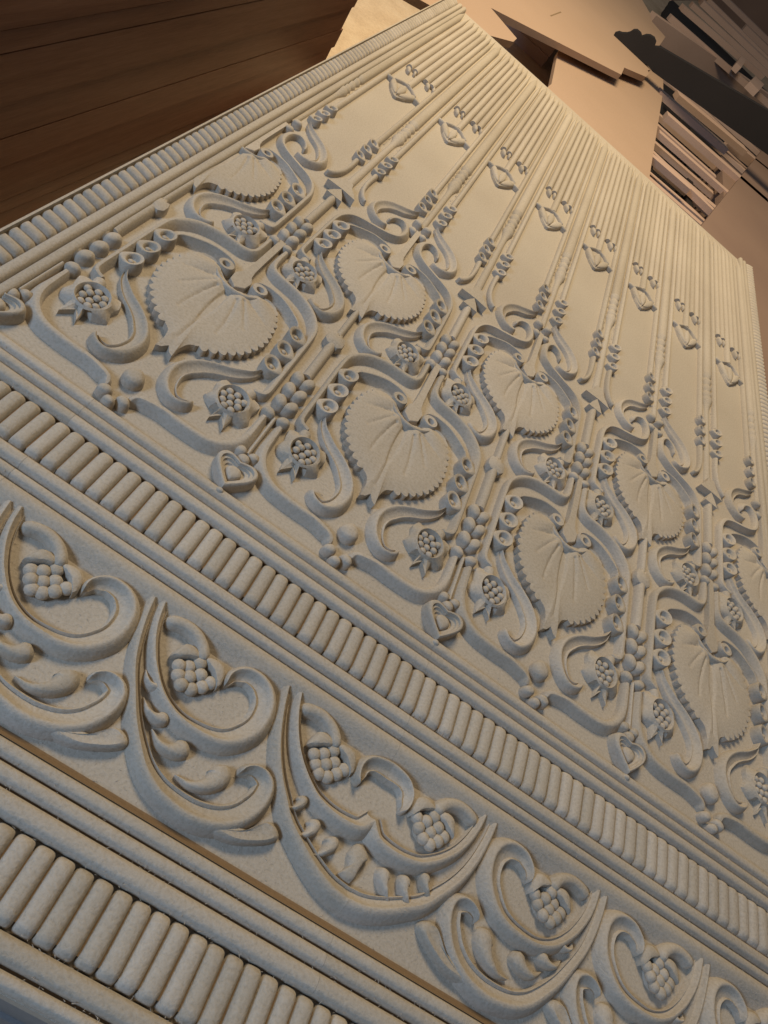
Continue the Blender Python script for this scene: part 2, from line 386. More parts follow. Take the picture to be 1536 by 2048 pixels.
def ring(cx, cy, ro, ri, h):
    o = ell(cx, cy, ro, ro * .95, 20); i = ell(cx + .002, cy - .002, ri, ri, 20); V, F = [], []; n = 20
    for l, z, k in ((o, -.057, 1.05), (o, -.057 + h * .9, 1.0), (o, -.057 + h, .92), (i, -.057 + h, 1.2), (i, -.057 + h * .94, 1), (i, -.035, .8)):
        for x, y in l: V.append((cx + (x - cx) * k, cy + (y - cy) * k, z))
    for a in range(5):
        for j in range(n): F.append((a * n + j, a * n + (j + 1) % n, (a + 1) * n + (j + 1) % n, (a + 1) * n + j))
    F.append(tuple(5 * n + j for j in range(n))); return V, F
VOL = pair("volute", ring(.092, 1.034, .040, .017, .068), 45)
CURL = pair("curled_leaf", sweep(curl, BLADE, 64, [(0, .008), (.35, .010), (1, .007)], [(0, .010), (.15, .012), (.3, .016), (.5, .042), (.8, .038), (1, .012)], [(0, .058), (.4, .062), (1, .056)], r1=.02))
# ring-shaped flower cup: thin wall standing round a small seed, drawn out to a point
def cup():
    out = []; inn = []
    for k in range(28):
        t = 2 * math.pi * k / 28; c, s = math.cos(t), math.sin(t)
        tip = max(0, c) ** 6 * .020
        out.append((.043 * c + tip, .053 * s - tip * .25)); inn.append((.027 * c + .001, .034 * s))
    n = 28; V, F = [], []
    lay = [(out, 0, 1.06), (out, .55, 1.02), (out, .92, .97), (out, 1.03, .90), (inn, 1.03, 1.16), (inn, .98, 1.0), (inn, .72, .90), (inn, .60, .75)]
    for o, z, k in lay:
        for x, y in o: V.append((x * k, y * k, -.057 + z * (.066 + .012 * max(0, -x / .043) - .010 * max(0, x / .043))))
    for a in range(len(lay) - 1):
        for i in range(n): F.append((a * n + i, a * n + (i + 1) % n, (a + 1) * n + (i + 1) % n, (a + 1) * n + i))
    F.append(tuple((len(lay) - 1) * n + i for i in range(n)))
    return joined((V, F), moved(sphere(.013), .004, -.006, -.012))
CUP = pair("flower_cup", cup(), 55)
CUPS = pair("flower_cup", moved(cup(), k=.80, z=-.010), 55)
# the leaf
half = [(0.0, .935), (.05, .955), (.111, 1.008), (.15, 1.030), (.185, 1.021), (.211, .998), (.233, .947), (.249, .907), (.258, .853), (.264, .797), (.262, .745), (.247, .682), (.222, .622), (.189, .576), (.149, .535), (.112, .506), (.078, .488)]
tail = [(.052, .468), (.040, .435), (.036, .400), (.037, .352), (.018, .362), (0, .392)]
def leaf():
    hp, L = spline(half, 150); hp = [(p.x, p.y) for p in hp]
    out = []
    for i, (x, y) in enumerate(hp):
        j = i / 150
        if .24 < j < .995:
            a, b = hp[max(i - 1, 0)], hp[min(i + 1, 150)]; dx, dy = b[0] - a[0], b[1] - a[1]; l = math.hypot(dx, dy)
            ph = ((j - .24) / .755 * 15) % 1.0; tz = math.sin(math.pi * ph) ** .7; amp = min(1, (j - .24) * 8) * (.012 + .015 * j)
            x -= dy / l * -1 * amp * (tz - .4) * -1; y += dx / l * -1 * amp * (tz - .4) * -1 * -1 * -1
        out.append((x, y))
    tp, _ = spline([half[-1]] + tail[:4], 16); tt = [(p.x, p.y) for p in tp[1:]] + tail[4:]; out += tt; smo = hp + tt; smo = smo + [(-x, y) for x, y in reversed(smo[1:-1])]
    ol = out[:-1] + [(-x, y) for x, y in reversed(out[1:])] if False else out + [(-x, y) for x, y in reversed(out[1:-1])]
    n = len(ol); c = (0, .72); V, F = [], []
    veins = [((0, .90), (0, .455), .010)]
    for s in (1, -1): veins += [((s * .045, .875), (s * .092, .62), .008), ((s * .073, .90), (s * .15, .745), .007), ((s * .10, .93), (s * .20, .86), .006)]
    def vz(x, y):
        d = 0; q0 = max(0, .93 - y); x = x - math.copysign(min(abs(x), .5 * q0 * (.32 - q0)), x) if q0 < .32 else x
        for (ax, ay), (bx, by), dep in veins:
            ux, uy = bx - ax, by - ay; t = ((x - ax) * ux + (y - ay) * uy) / (ux * ux + uy * uy); tc = min(1, max(0, t))
            q = math.hypot(x - ax - ux * tc, y - ay - uy * tc); d += dep * 1.6 * math.exp(-(q / .0075) ** 2) * (1 - tc * .6)
        # ribs fan from the crescent: gentle swelling between veins
        a = math.atan2(x, y - 1.05); r = math.hypot(x, y - 1.05)
        return d - .008 * math.cos(a * 9) * math.exp(-((r - .16) / .09) ** 2)
    K = 40; lay = [(1.0, None), (1.0, -.004)]
    for k in range(1, K): lay.append((1 - k / K, 0))
    for s, z in lay:
        for (x, y), (sx, sy) in zip(ol, smo):
            w_ = min(1, max(0, (s - .86) / .14)) ** 1.5; x, y = sx + (x - sx) * w_, sy + (y - sy) * w_
            X, Y = c[0] + (x - c[0]) * s, c[1] + (y - c[1]) * s
            if z is None: V.append((X, Y, -.058)); continue
            zz = -.010 + .016 * (1 - s ** 4) - .012 * math.exp(-((math.hypot(X, Y - .70) - .02) / .13) ** 2) - (vz(X, Y) if s < .985 else 0); V.append((X, Y, zz))
    for a in range(len(lay) - 1):
        for i in range(n): F.append((a * n + i, a * n + (i + 1) % n, (a + 1) * n + (i + 1) % n, (a + 1) * n + i))
    V.append((c[0], c[1], -.006 - vz(*c))); o = len(V) - 1; b = (len(lay) - 1) * n
    for i in range(n): F.append((b + i, b + (i + 1) % n, o))
    return V, F
LEAF = mesh("serrated_leaf", *leaf(), MDF, 42)
cres = [(-.118, .992), (-.10, .962), (-.058, .925), (0, .908), (.058, .925), (.10, .962), (.118, .992)]
CRES = mesh("crescent", *sweep(cres, PIPE, 30, [(0, .006), (.5, .024), (1, .006)], [(0, .006), (.5, .020), (1, .006)], [(0, .060), (.5, .072), (1, .060)], r0=.02, r1=.02), MDF)
stem_o = [(-.017, 1.50), (.017, 1.50), (.018, 1.22), (.020, 1.13), (.026, 1.085), (.046, 1.045), (.040, .985), (.0, .950), (-.040, .985), (-.046, 1.045), (-.026, 1.085), (-.020, 1.13), (-.018, 1.22)]
so = []
for a, b in zip(stem_o, stem_o[1:] + stem_o[:1]): so += [a, ((a[0] + b[0]) / 2, (a[1] + b[1]) / 2)]
STEM = mesh("stem", *rings(so, [(1, 0), (1, .72), (.985, .88), (.95, .93), (.5, .93), (0, .93)], .054, c=(0, 1.07)), MDF)
CAP = mesh("knob_pair", *joined(rings(ell(-.036, .432, .034, .027, 16, -.5), DOME, .060), rings(ell(.036, .432, .034, .027, 16, .5), DOME, .060)), MDF)
MID = mesh("thin_rod", *sweep([(0, .17), (0, .3), (0, .42)], PIPE, 8, .010, .010, .046), MDF)
def heart_o(w, hgt):
    o = []
    for k in range(40):
        t = 2 * math.pi * k / 40; x = 16 * math.sin(t) ** 3; y = 13 * math.cos(t) - 5 * math.cos(2 * t) - 2 * math.cos(3 * t) - math.cos(4 * t)
        o.append((x / 32 * w, (y + 2.5) / 29 * hgt))
    return o
HB = mesh("heart_boss", *joined(rings(ell(-.026, .002, .030, .044, 20, .42), DOME, .066), rings(ell(.026, .002, .030, .044, 20, -.42), DOME, .066)), MDF, 60)
def big_heart():
    o = [(0, .098), (.020, .106), (.048, .112), (.070, .106), (.085, .088), (.086, .062), (.072, .030), (.040, -.010), (.014, -.038), (0, -.052)]
    sp, _ = spline(o, 30); r = [(p.x, p.y) for p in sp]; r = r + [(-x, y) for x, y in reversed(r[1:-1])]
    prof = [(1.04, 0), (1.0, .75), (.95, .95), (.88, 1.0), (.80, .98), (.77, .82), (.70, .80), (.66, .80), (.63, .66), (.56, .63), (.50, .62), (.47, .50), (.40, .48), (0, .48)]
    td = [(0, .075), (.022, .068), (.034, .048), (.026, .024), (.008, .004), (0, 0), (-.008, .004), (-.026, .024), (-.034, .048), (-.022, .068)]
    return joined(rings(r, prof, .072, c=(0, .040)), rings(closed(td, 3), DOME, .034, -.026))
BIGH = mesh("heart", *big_heart(), MDF, 45)
TREF = mesh("trefoil", *joined(ball(-.027, .166, .025, .06), ball(.027, .166, .025, .06), ball(0, .128, .029, .066)), MDF, 60)
NIB = mesh("knob", *rings(ell(0, -.066, .020, .016, 14), DOME, .064), MDF)
DOMEM = mesh("dome", *rings([(x * (1 - .25 * max(0, y / .05)), y) for x, y in ell(0, 0, .044, .050, 20)], DOME, .062), MDF)
FLEUR = mesh("trefoil_knot", *joined(rings(ell(-.038, .018, .031, .025, 16, .5), DOME, .060), rings(ell(.038, .018, .031, .025, 16, -.5), DOME, .060), rings(ell(0, -.018, .026, .024, 14), DOME, .064)), MDF, 60)
ROD = mesh("rod", *sweep([(0, .765), (0, .85), (0, 1.06)], PIPE, 10, .026, .026, [(0, .05), (.3, .056), (1, .056)]), MDF)
bud_o = [(-.030, 1.050), (.030, 1.050), (.050, 1.075), (.050, 1.115), (.040, 1.150), (.028, 1.138), (.016, 1.165), (0, 1.150), (-.016, 1.165), (-.028, 1.138), (-.040, 1.150), (-.050, 1.115), (-.050, 1.075)]
BUD = mesh("bud", *rings(bud_o, [(1, 0), (.98, .7), (.93, .9), (.75, 1.0), (.4, 1.12), (0, 1.15)], .056, c=(0, 1.10)), MDF)
ROD2 = mesh("rod", *sweep([(0, 1.15), (0, 1.25), (0, 1.42)], PIPE, 8, .019, .019, .052), MDF)
# blossom: a pod of flared petals with berries lying in its hollow
pod = [(.248, .446), (.276, .447), (.325, .440), (.361, .449), (.393, .451), (.429, .425), (.418, .366), (.434, .323), (.413, .283), (.372, .272), (.366, .205), (.329, .258), (.296, .212), (.305, .286), (.270, .275), (.221, .313), (.238, .360), (.228, .400)]
pod = [(x - .325, y - .355) for x, y in pod]
def blossom_mesh():
    o = closed(pod, 2); n = len(o); V, F = [], []
    def ang(p): return math.atan2(p[1], p[0])
    lay = []
    lay.append([(x * 1.0, y * 1.0, -.058) for x, y in o])
    lay.append([(x * .97, y * .97, -.034 + .010 * math.sin(3 * ang((x, y)))) for x, y in o])
    lay.append([(x * .86, y * .86, -.022 + .006 * math.sin(5 * ang((x, y)))) for x, y in o])
    E = [(.062 * math.cos(ang(p)), .072 * math.sin(ang(p))) for p in o]
    lay.append([(x * 1.18, y * 1.18, -.004 + .006 * math.sin(2 * ang((x, y)) + 1)) for x, y in E])
    lay.append([(x * 1.05, y * 1.05, .004) for x, y in E]); lay.append([(x * .95, y * .95, -.006) for x, y in E]); lay.append([(x * .9, y * .9, -.040) for x, y in E])
    for l in lay: V += l
    for a in range(len(lay) - 1):
        for i in range(n): F.append((a * n + i, a * n + (i + 1) % n, (a + 1) * n + (i + 1) % n, (a + 1) * n + i))
    F.append(tuple((len(lay) - 1) * n + i for i in range(n)))
    st = sweep([(.030, .070), (.036, .105), (.040, .130)], PIPE, 8, .028, .028, .052, r1=.02)
    return joined((V, F), st)
POD = pair("blossom", blossom_mesh(), 40)
BERRY = mesh("berry", *sphere(.0165, 10, 7), MDF, 80)
BP_ = [(-.032, .036), (.002, .044), (-.046, .004), (-.014, .012), (.020, .016), (.040, .030), (-.034, -.026), (-.002, -.020), (.032, -.012), (-.014, -.050), (.018, -.048)]
def blossom(u, v, s):
    b = part("blossom", POD[s], u, v)
    for x, y in BP_: part("berry", BERRY, s * x, y, -.018 + random.uniform(-.003, .003), parent=b)

DV = 1.037
for row, cells in ((0, (.5, 1.5, 2.5, 3.5)), (1, (0, 1, 2, 3, 4))):
    dv = row * DV
    for c in cells:
        for me, nm in ((LEAF, "serrated_leaf"), (CRES, "crescent"), (STEM, "stem"), (CAP, "knob_pair")):
            place(nm, me, c, dv + (1.037 if me is CAP else 0))
        if row == 0: part("dome", DOMEM, c, .152); part("trefoil_knot", FLEUR, c, 0)
        for s in (1, -1):
            if not (0 <= c + s * .25 <= PW): continue
            if row == 0: part("ogee_band", OGEE[s], c)
            if row == 0: part("scroll_band", BAND[s], c)
            part("scroll", COMMA[s], c, dv); part("curled_leaf", CURL[s], c, dv); part("volute", VOL[s], c, dv)
            for y in (.933, .797, .667): part("flower_cup", CUP[s], c + s * .349, y + dv)
            blossom(c + s * .325, .355 + dv, s)
for c in range(5):
    place("heart", BIGH, c); place("trefoil", TREF, c); place("thin_rod", MID, c); place("knob_pair", CAP, c); place("knob", NIB, c)
    for y in (.525, .622, .716): place("heart_boss", HB, c, y)
    place("rod", ROD, c); place("bud", BUD, c); place("rod", ROD2, c)
# ---- second row: hearts, rod and arrow on the half columns; hooked bands and J scrolls on the whole ones
ROD3 = mesh("rod", *sweep([(0, 1.80), (0, 1.95), (0, 2.20)], PIPE, 10, .025, .025, .056), MDF)
ARW = mesh("arrowhead", *slab([(-.052, 2.186), (.052, 2.186), (.030, 2.245), (0, 2.304), (-.030, 2.245)], -.057, .001), MDF)
arw2 = [(-.096, 2.298), (.0, 2.307), (.096, 2.298), (.070, 2.345), (.040, 2.385), (.026, 2.44), (-.026, 2.44), (-.040, 2.385), (-.070, 2.345)]
ARW2 = mesh("arrowhead", *slab(arw2, -.057, .003), MDF)
hookband = [(-.345, 1.515), (-.375, 1.521), (-.400, 1.534), (-.408, 1.57), (-.408, 1.70), (-.406, 1.90), (-.402, 2.03), (-.386, 2.10), (-.352, 2.158), (-.30, 2.193), (-.245, 2.212), (-.187, 2.234), (-.125, 2.266), (-.078, 2.315), (-.060, 2.39), (-.068, 2.470), (-.105, 2.520), (-.149, 2.511), (-.178, 2.472), (-.187, 2.424)]
HB2 = [(-o, z) for o, z in reversed(PIPE)]
hb = sweep([(-x, y) for x, y in hookband], [(-o, z) for o, z in reversed(RIDGE)], 110, [(0, .026), (.08, .020), (.5, .016), (.7, .018), (.8, .036), (.93, .034), (1, .010)], [(0, .020), (.35, .020), (.6, .030), (.75, .024), (1, .012)], [(0, .056), (.8, .056), (1, .04)], r1=.03)
# the profile must face the leaf, the mirrored path turns left at the hook
HOOKBAND = pair("hooked_band", hb)
jp = [(-.073, 2.745), (-.105, 2.700), (-.168, 2.655), (-.235, 2.610), (-.285, 2.545), (-.308, 2.465), (-.296, 2.390), (-.250, 2.335), (-.200, 2.322), (-.172, 2.352)]
JS = pair("hooked_scroll", sweep([(-x, y) for x, y in jp], HOOK, 64, [(0, .006), (.25, .014), (.6, .030), (1, .016)], [(0, .010), (.2, .045), (.5, .055), (.8, .035), (1, .016)], [(0, .052), (1, .056)], r1=.03), 50)
tp = [(.150, 2.405), (.118, 2.432), (.092, 2.490), (.078, 2.560), (.072, 2.66), (.074, 2.775)]
TEND = pair("tendril", sweep(tp, PIPE, 30, .017, [(0, .012), (1, .020)], .046, r0=.02))
for c in (.5, 1.5, 2.5, 3.5):
    for y in (.525, .622, .716): part("heart_boss", HB, c, y + DV)
    part("rod", ROD3, c); part("arrowhead", ARW, c); part("arrowhead", ARW2, c)
    for s in (1, -1): part("tendril", TEND[s], c)
for c in range(5):
    place("knob_pair", CAP, c, 2.20)
    for s in (1, -1):
        if 0 <= c + s * .25 <= PW: part("hooked_band", HOOKBAND[s], c); part("hooked_scroll", JS[s], c)
for k in range(9):
    for s in (1, -1):
        if 0 <= k * .5 + s * .1 <= PW:
            for y in (2.83, 2.965, 3.10): part("flower_cup", CUPS[-s], k * .5 + s * .082, y)

# ---- frieze: three scroll units to each side of the middle, mirrored about u = 2
A = [(1.079, -.565), (1.093, -.624), (1.114, -.677), (1.141, -.723), (1.173, -.765), (1.223, -.813), (1.271, -.841), (1.317, -.854), (1.373, -.857), (1.425, -.852), (1.47, -.835), (1.51, -.799), (1.537, -.75), (1.543, -.697), (1.532, -.65), (1.505, -.615), (1.466, -.598), (1.422, -.600), (1.392, -.620), (1.375, -.650), (1.378, -.690)]
B = [(1.044, -.570), (1.059, -.641), (1.084, -.722), (1.114, -.790), (1.157, -.857), (1.203, -.923), (1.253, -.978), (1.299, -1.021), (1.356, -1.052), (1.419, -1.067), (1.474, -1.070), (1.535, -1.058), (1.582, -1.036), (1.62, -1.002), (1.646, -.956), (1.654, -.911), (1.645, -.875), (1.618, -.855), (1.582, -.855), (1.555, -.874), (1.545, -.900)]
X0 = 1.30
def sh(p): return [(x - X0, y) for x, y in p]
WLA = [(0, .022), (.25, .021), (.40, .030), (.6, .056), (.8, .062), (.93, .045), (1, .014)]
WRA = [(0, .023), (.2, .024), (.4, .034), (.65, .036), (.85, .026), (1, .012)]
FH = [(0, .052), (.3, .058), (1, .060)]
FA = pair("frieze_scroll", sweep(sh(A), HOOKL, 90, WLA, WRA, FH, -.058, r1=.03), 50)
FB = pair("frieze_scroll", sweep(sh(B), HOOKL, 90, WLA, WRA, FH, -.058, r1=.03), 50)
tl = [(1.50, -1.078), (1.57, -1.062), (1.629, -1.030), (1.665, -.992), (1.692, -.968), (1.722, -.970), (1.742, -.992), (1.722, -1.018), (1.668, -1.050), (1.60, -1.075)]
FT = pair("frieze_lobe", rings(closed(sh(tl), 3), [(1.03, 0), (.97, .5), (.9, .72), (.75, .84), (.5, .8), (0, .7)], .056, c=(1.66 - X0, -1.012)))
def lobe(p, w, h=.052):
    pts, _ = spline(p, 20)
    return sweep(p, PIPE, 18, [(0, .003), (.5, w * .55), (.85, w), (1, w)], [(0, .003), (.5, w * .55), (.85, w), (1, w)], [(0, .02), (.4, h), (1, h)], -.058, r1=w)
LOBES = [lobe(sh([(1.150, -.775), (1.170, -.806), (1.196, -.812), (1.208, -.795)]), .017),
         lobe(sh([(1.190, -.850), (1.222, -.882), (1.258, -.884), (1.283, -.862)]), .024),
         lobe(sh([(1.260, -.915), (1.305, -.945), (1.350, -.935), (1.378, -.900)]), .032),
         lobe(sh([(1.385, -.990), (1.435, -.995), (1.478, -.972), (1.500, -.930), (1.485, -.895)]), .040)]
FL = pair("frieze_drop", joined(*LOBES))
FLM = [pair("frieze_drop", l) for l in LOBES]
arc = [(1.112, -.612), (1.145, -.592), (1.191, -.586), (1.233, -.600), (1.264, -.628), (1.278, -.665)]
FARC = pair("frieze_arc", sweep(sh(arc), PIPE, 24, .024, .026, [(0, .05), (1, .062)], -.058, r0=.03, r1=.03))
cap1 = [(1.186, -.700), (1.192, -.668), (1.205, -.640), (1.235, -.632), (1.266, -.645), (1.262, -.664), (1.240, -.672), (1.215, -.690)]
cap2 = [(1.280, -.640), (1.312, -.628), (1.342, -.632), (1.360, -.652), (1.368, -.690), (1.360, -.712), (1.345, -.695), (1.318, -.668), (1.288, -.655)]
FCAP = [pair("frieze_petal", rings(closed(sh(c), 2), [(1.02, 0), (.98, .6), (.88, .85), (.6, 1), (0, 1.05)], .052, -.058)) for c in (cap1, cap2)]
FBER = [(1.223, -.712), (1.253, -.694), (1.277, -.668), (1.240, -.737), (1.272, -.722), (1.297, -.697), (1.262, -.760), (1.293, -.752), (1.318, -.728), (1.335, -.703)]
BERB = mesh("berry", *sphere(.0225, 12, 8), MDF, 80)
BASE = mesh("berry_cluster", *rings(ell(0, 0, .060, .050, 16, .4), [(1, 0), (.9, .5), (0, .6)], .03, -.058), MDF)
def berries(u, s, pts, cx):
    b = part("berry_cluster", BASE, u + s * cx[0], cx[1])
    for x, y in pts: part("berry", BERB, s * (x - cx[0]) + random.uniform(-.002, .002), y - cx[1] + random.uniform(-.002, .002), -.031 + random.uniform(-.007, .004), (0, 0, random.uniform(0, 3)), parent=b)
PF = .515
for s in (1, -1):
    for k in range(3):
        u = 2 - s * (2 - X0) - s * k * PF - 0.0
        if not (.2 < u < 3.8): continue
        part("frieze_scroll", FA[s], u); part("frieze_scroll", FB[s], u); part("frieze_lobe", FT[s], u)
        for l in FLM: part("frieze_drop", l[s], u)
        part("frieze_arc", FARC[s], u)
        for c in FCAP: part("frieze_petal", c[s], u)
        berries(u, s, [(x - X0, y) for x, y in FBER], (1.277 - X0, -.715))
# the middle unit: spines of both sides run together under a crown of two hooks
cA = [(-.392, -.565), (-.376, -.624), (-.352, -.680), (-.318, -.735), (-.270, -.785), (-.215, -.825), (-.175, -.840), (-.129, -.848), (-.078, -.848), (-.034, -.838), (0, -.800)]
cB = [(-.440, -.570), (-.424, -.641), (-.398, -.722), (-.366, -.790), (-.330, -.845), (-.296, -.886), (-.252, -.936), (-.194, -.974), (-.129, -1.010), (-.062, -1.035), (.006, -1.044)]
HK2 = [(-o, z) for o, z in reversed(HOOK)]
CA = pair("frieze_scroll", sweep(cA, HK2, 50, [(0, .018), (.4, .024), (.8, .036), (1, .040)], [(0, .020), (.4, .028), (.8, .038), (1, .036)], FH, -.058), 50)
CB = pair("frieze_scroll", sweep(cB, HK2, 60, [(0, .018), (.4, .027), (.8, .040), (1, .044)], [(0, .020), (.4, .032), (.8, .042), (1, .044)], FH, -.058), 50)
cr = [(0, -.600), (.034, -.604), (.070, -.616), (.096, -.642), (.104, -.675), (.096, -.708), (.082, -.722)]
CRN = pair("frieze_crown", sweep(cr, [(-o, z) for o, z in reversed(HOOKL)], 30, [(0, .016), (.6, .018), (1, .010)], [(0, .062), (.35, .050), (.8, .036), (1, .010)], .060, -.058, r1=.02), 50)
cl = [(.008, -.878), (-.018, -.878), (-.036, -.918), (-.026, -.957), (-.045, -.990), (0, -.998), (.012, -.962), (.022, -.925), (.034, -.900)]
CL = mesh("frieze_drop", *rings(closed(cl, 3), DOME, .046, -.058, c=(0, -.93)), MDF)
CLOB = pair("frieze_drop", joined(lobe([(.150, -.985), (.120, -.965), (.098, -.93), (.105, -.900)], .028)))
CLOB2 = pair("frieze_drop", joined(lobe([(.225, -.965), (.190, -.945), (.172, -.915), (.180, -.885)], .026)))
CLOB3 = pair("frieze_drop", joined(lobe([(.285, -.905), (.255, -.895), (.238, -.870), (.245, -.845)], .022)))
part("frieze_drop", CL, 2)
for s in (1, -1):
    part("frieze_scroll", CA[s], 2); part("frieze_scroll", CB[s], 2); part("frieze_crown", CRN[s], 2)
    for c in (CLOB, CLOB2, CLOB3): part("frieze_drop", c[s], 2)
    part("frieze_arc", FARC[s], 2 - s * (2 - X0) + s * PF)
    for c in FCAP: part("frieze_petal", c[s], 2 - s * (2 - X0) + s * PF)
    berries(2 - s * (2 - X0) + s * PF, s, [(x - X0, y) for x, y in FBER], (1.277 - X0, -.715))

# ---- frayed fibres and sawdust crumbs left by the cutter: uncountable, one mesh
def fuzz():
    V, F = [], []
    rg = random.Random(11)
    def fibre(x, y, z, L, w, a, lift):
        dx, dy = math.cos(a), math.sin(a); o = len(V)
        V.extend([(x - dy * w, y + dx * w, z), (x + dy * w, y - dx * w, z), (x, y, z + w * 1.6), (x + dx * L, y + dy * L, z + lift)])
        F.extend([(o, 1 + o, 3 + o), (o + 1, o + 2, o + 3), (o + 2, o, o + 3), (o, o + 2, o + 1)])
    for y, z in ((-.0972, -.016), (-.146, -.016), (-.206, -.014), (-.394, -.016), (-.4558, -.018), (-.5035, -.016), (-1.184, -.02), (-1.235, -.018), (-1.299, -.015), (-1.488, -.016), (-1.55, -.018)):
        for _ in range(240):
            fibre(rg.uniform(.05, 3.9), y + rg.uniform(-.008, .008), z + rg.uniform(-.004, .008), rg.uniform(.004, .013), rg.uniform(.0006, .0012), rg.uniform(0, 6.28), rg.uniform(0, .008))
    for _ in range(2600):                                # crumbs on the flat ground
        x, y = rg.uniform(.02, 3.98), rg.choice((rg.uniform(-.04, 2.6), rg.uniform(-1.12, -.6)))
        fibre(x, y, ZG - .0005, rg.uniform(.003, .010), rg.uniform(.0008, .0022), rg.uniform(0, 6.28), rg.uniform(0, .003))
    for c in range(9):                                  # dusty strips beside the turned rods
        for _ in range(170):
            fibre(c * .5 + rg.choice((-1, -1, 1)) * rg.uniform(.040, .060), rg.uniform(3.12, 3.9), ZG - .0005, rg.uniform(.004, .014), rg.uniform(.001, .0035), rg.uniform(0, 6.28), rg.uniform(0, .006))
    return V, F
info(part("sawdust", mesh("sawdust", *fuzz(), MDF)), None, None, kind='stuff')

# ------------------------------------------------------------------ boards around the panel
def thing(name, vf, mat, label, cat, group=None, sharp=30):
    o = obj(name, mesh(name, *vf, mat, sharp)); info(o, label, cat, group); return o
def stack(name, x0, x1, y0, y1, z0, z1, n, mat, label):
    t = bpy.data.objects.new(name, None); SC.collection.objects.link(t); t.location = (0, 0, z0 * S); info(t, label, "board stack")
    h = (z1 - z0) / n
    for k in range(n):
        a, b = random.uniform(-.02, .02), random.uniform(-.02, .02)
        obj("board", mesh("board", *box(x0 + a, x1 + a, y0 + b, y1 + b, k * h + .002, (k + 1) * h), mat), t)
    return t
stack("board_stack", .05, 4.0, -1.57, 4.7, -1.36, -.130, 8, METAL, "stack of grey edged boards carrying the near end of the carved panel")
stack("board_stack", 1.55, 2.7, 8.8, 13.4, -1.36, -.38, 6, STRIP, "stack of fibreboard offcuts under the square pinkish sheet beyond the panel")
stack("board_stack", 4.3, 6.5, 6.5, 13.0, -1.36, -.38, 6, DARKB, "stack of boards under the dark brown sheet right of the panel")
sheet1 = [(-.72, 6.50), (-.45, 6.71), (.20, 7.30), (.522, 8.0), (.522, 8.23), (.06, 8.47), (1.903, 10.75), (1.907, 11.28), (2.304, 11.91), (2.340, 12.30), (2.300, 12.42), (2.350, 12.62), (2.250, 12.70), (2.489, 16.37), (2.10, 16.60), (1.993, 17.27), (1.25, 19.0), (-.2, 20.0)]
SH1 = thing("offcut_sheet", slab(sheet1, -.210, -.130), SHEET, "large orange lit fibreboard sheet with a stepped cut edge beyond the top of the panel", "board")
stack("board_stack", -.35, .36, 7.22, 7.95, -1.36, -.212, 6, STRIP, "stack of offcuts holding up the corner of the orange lit sheet")
stack("board_stack", -.2, .9, 13.5, 18.5, -1.36, -.212, 6, STRIP, "stack of offcuts under the far end of the orange lit sheet")
obj("scratch", mesh("scratch", *moved(box(0, .69, -.010, .010, -.131, -.1285), .611, 10.4, 0, 1, 1.477), BROWNB), SH1)
sheet2 = [(1.16, 8.50), (1.10, 7.6), (2.83, 7.6), (2.819, 8.43), (2.793, 13.09), (2.737, 14.1), (2.0, 14.2), (.96, 11.4), (.985, 9.97)]
thing("offcut_sheet", slab(sheet2, -.375, -.30), SHEET, "square pinkish fibreboard sheet lying lower with the shadow of the orange sheet on it", "board")
sheet3 = [(3.30, 6.40), (3.783, 8.54), (5.69, 16.94), (9.5, 16.5), (8.5, 4.0), (4.6, 3.2)]
thing("dark_sheet", slab(sheet3, -.375, -.30), DARKB, "wide dark brown fibreboard sheet running past the right end of the panel", "board")

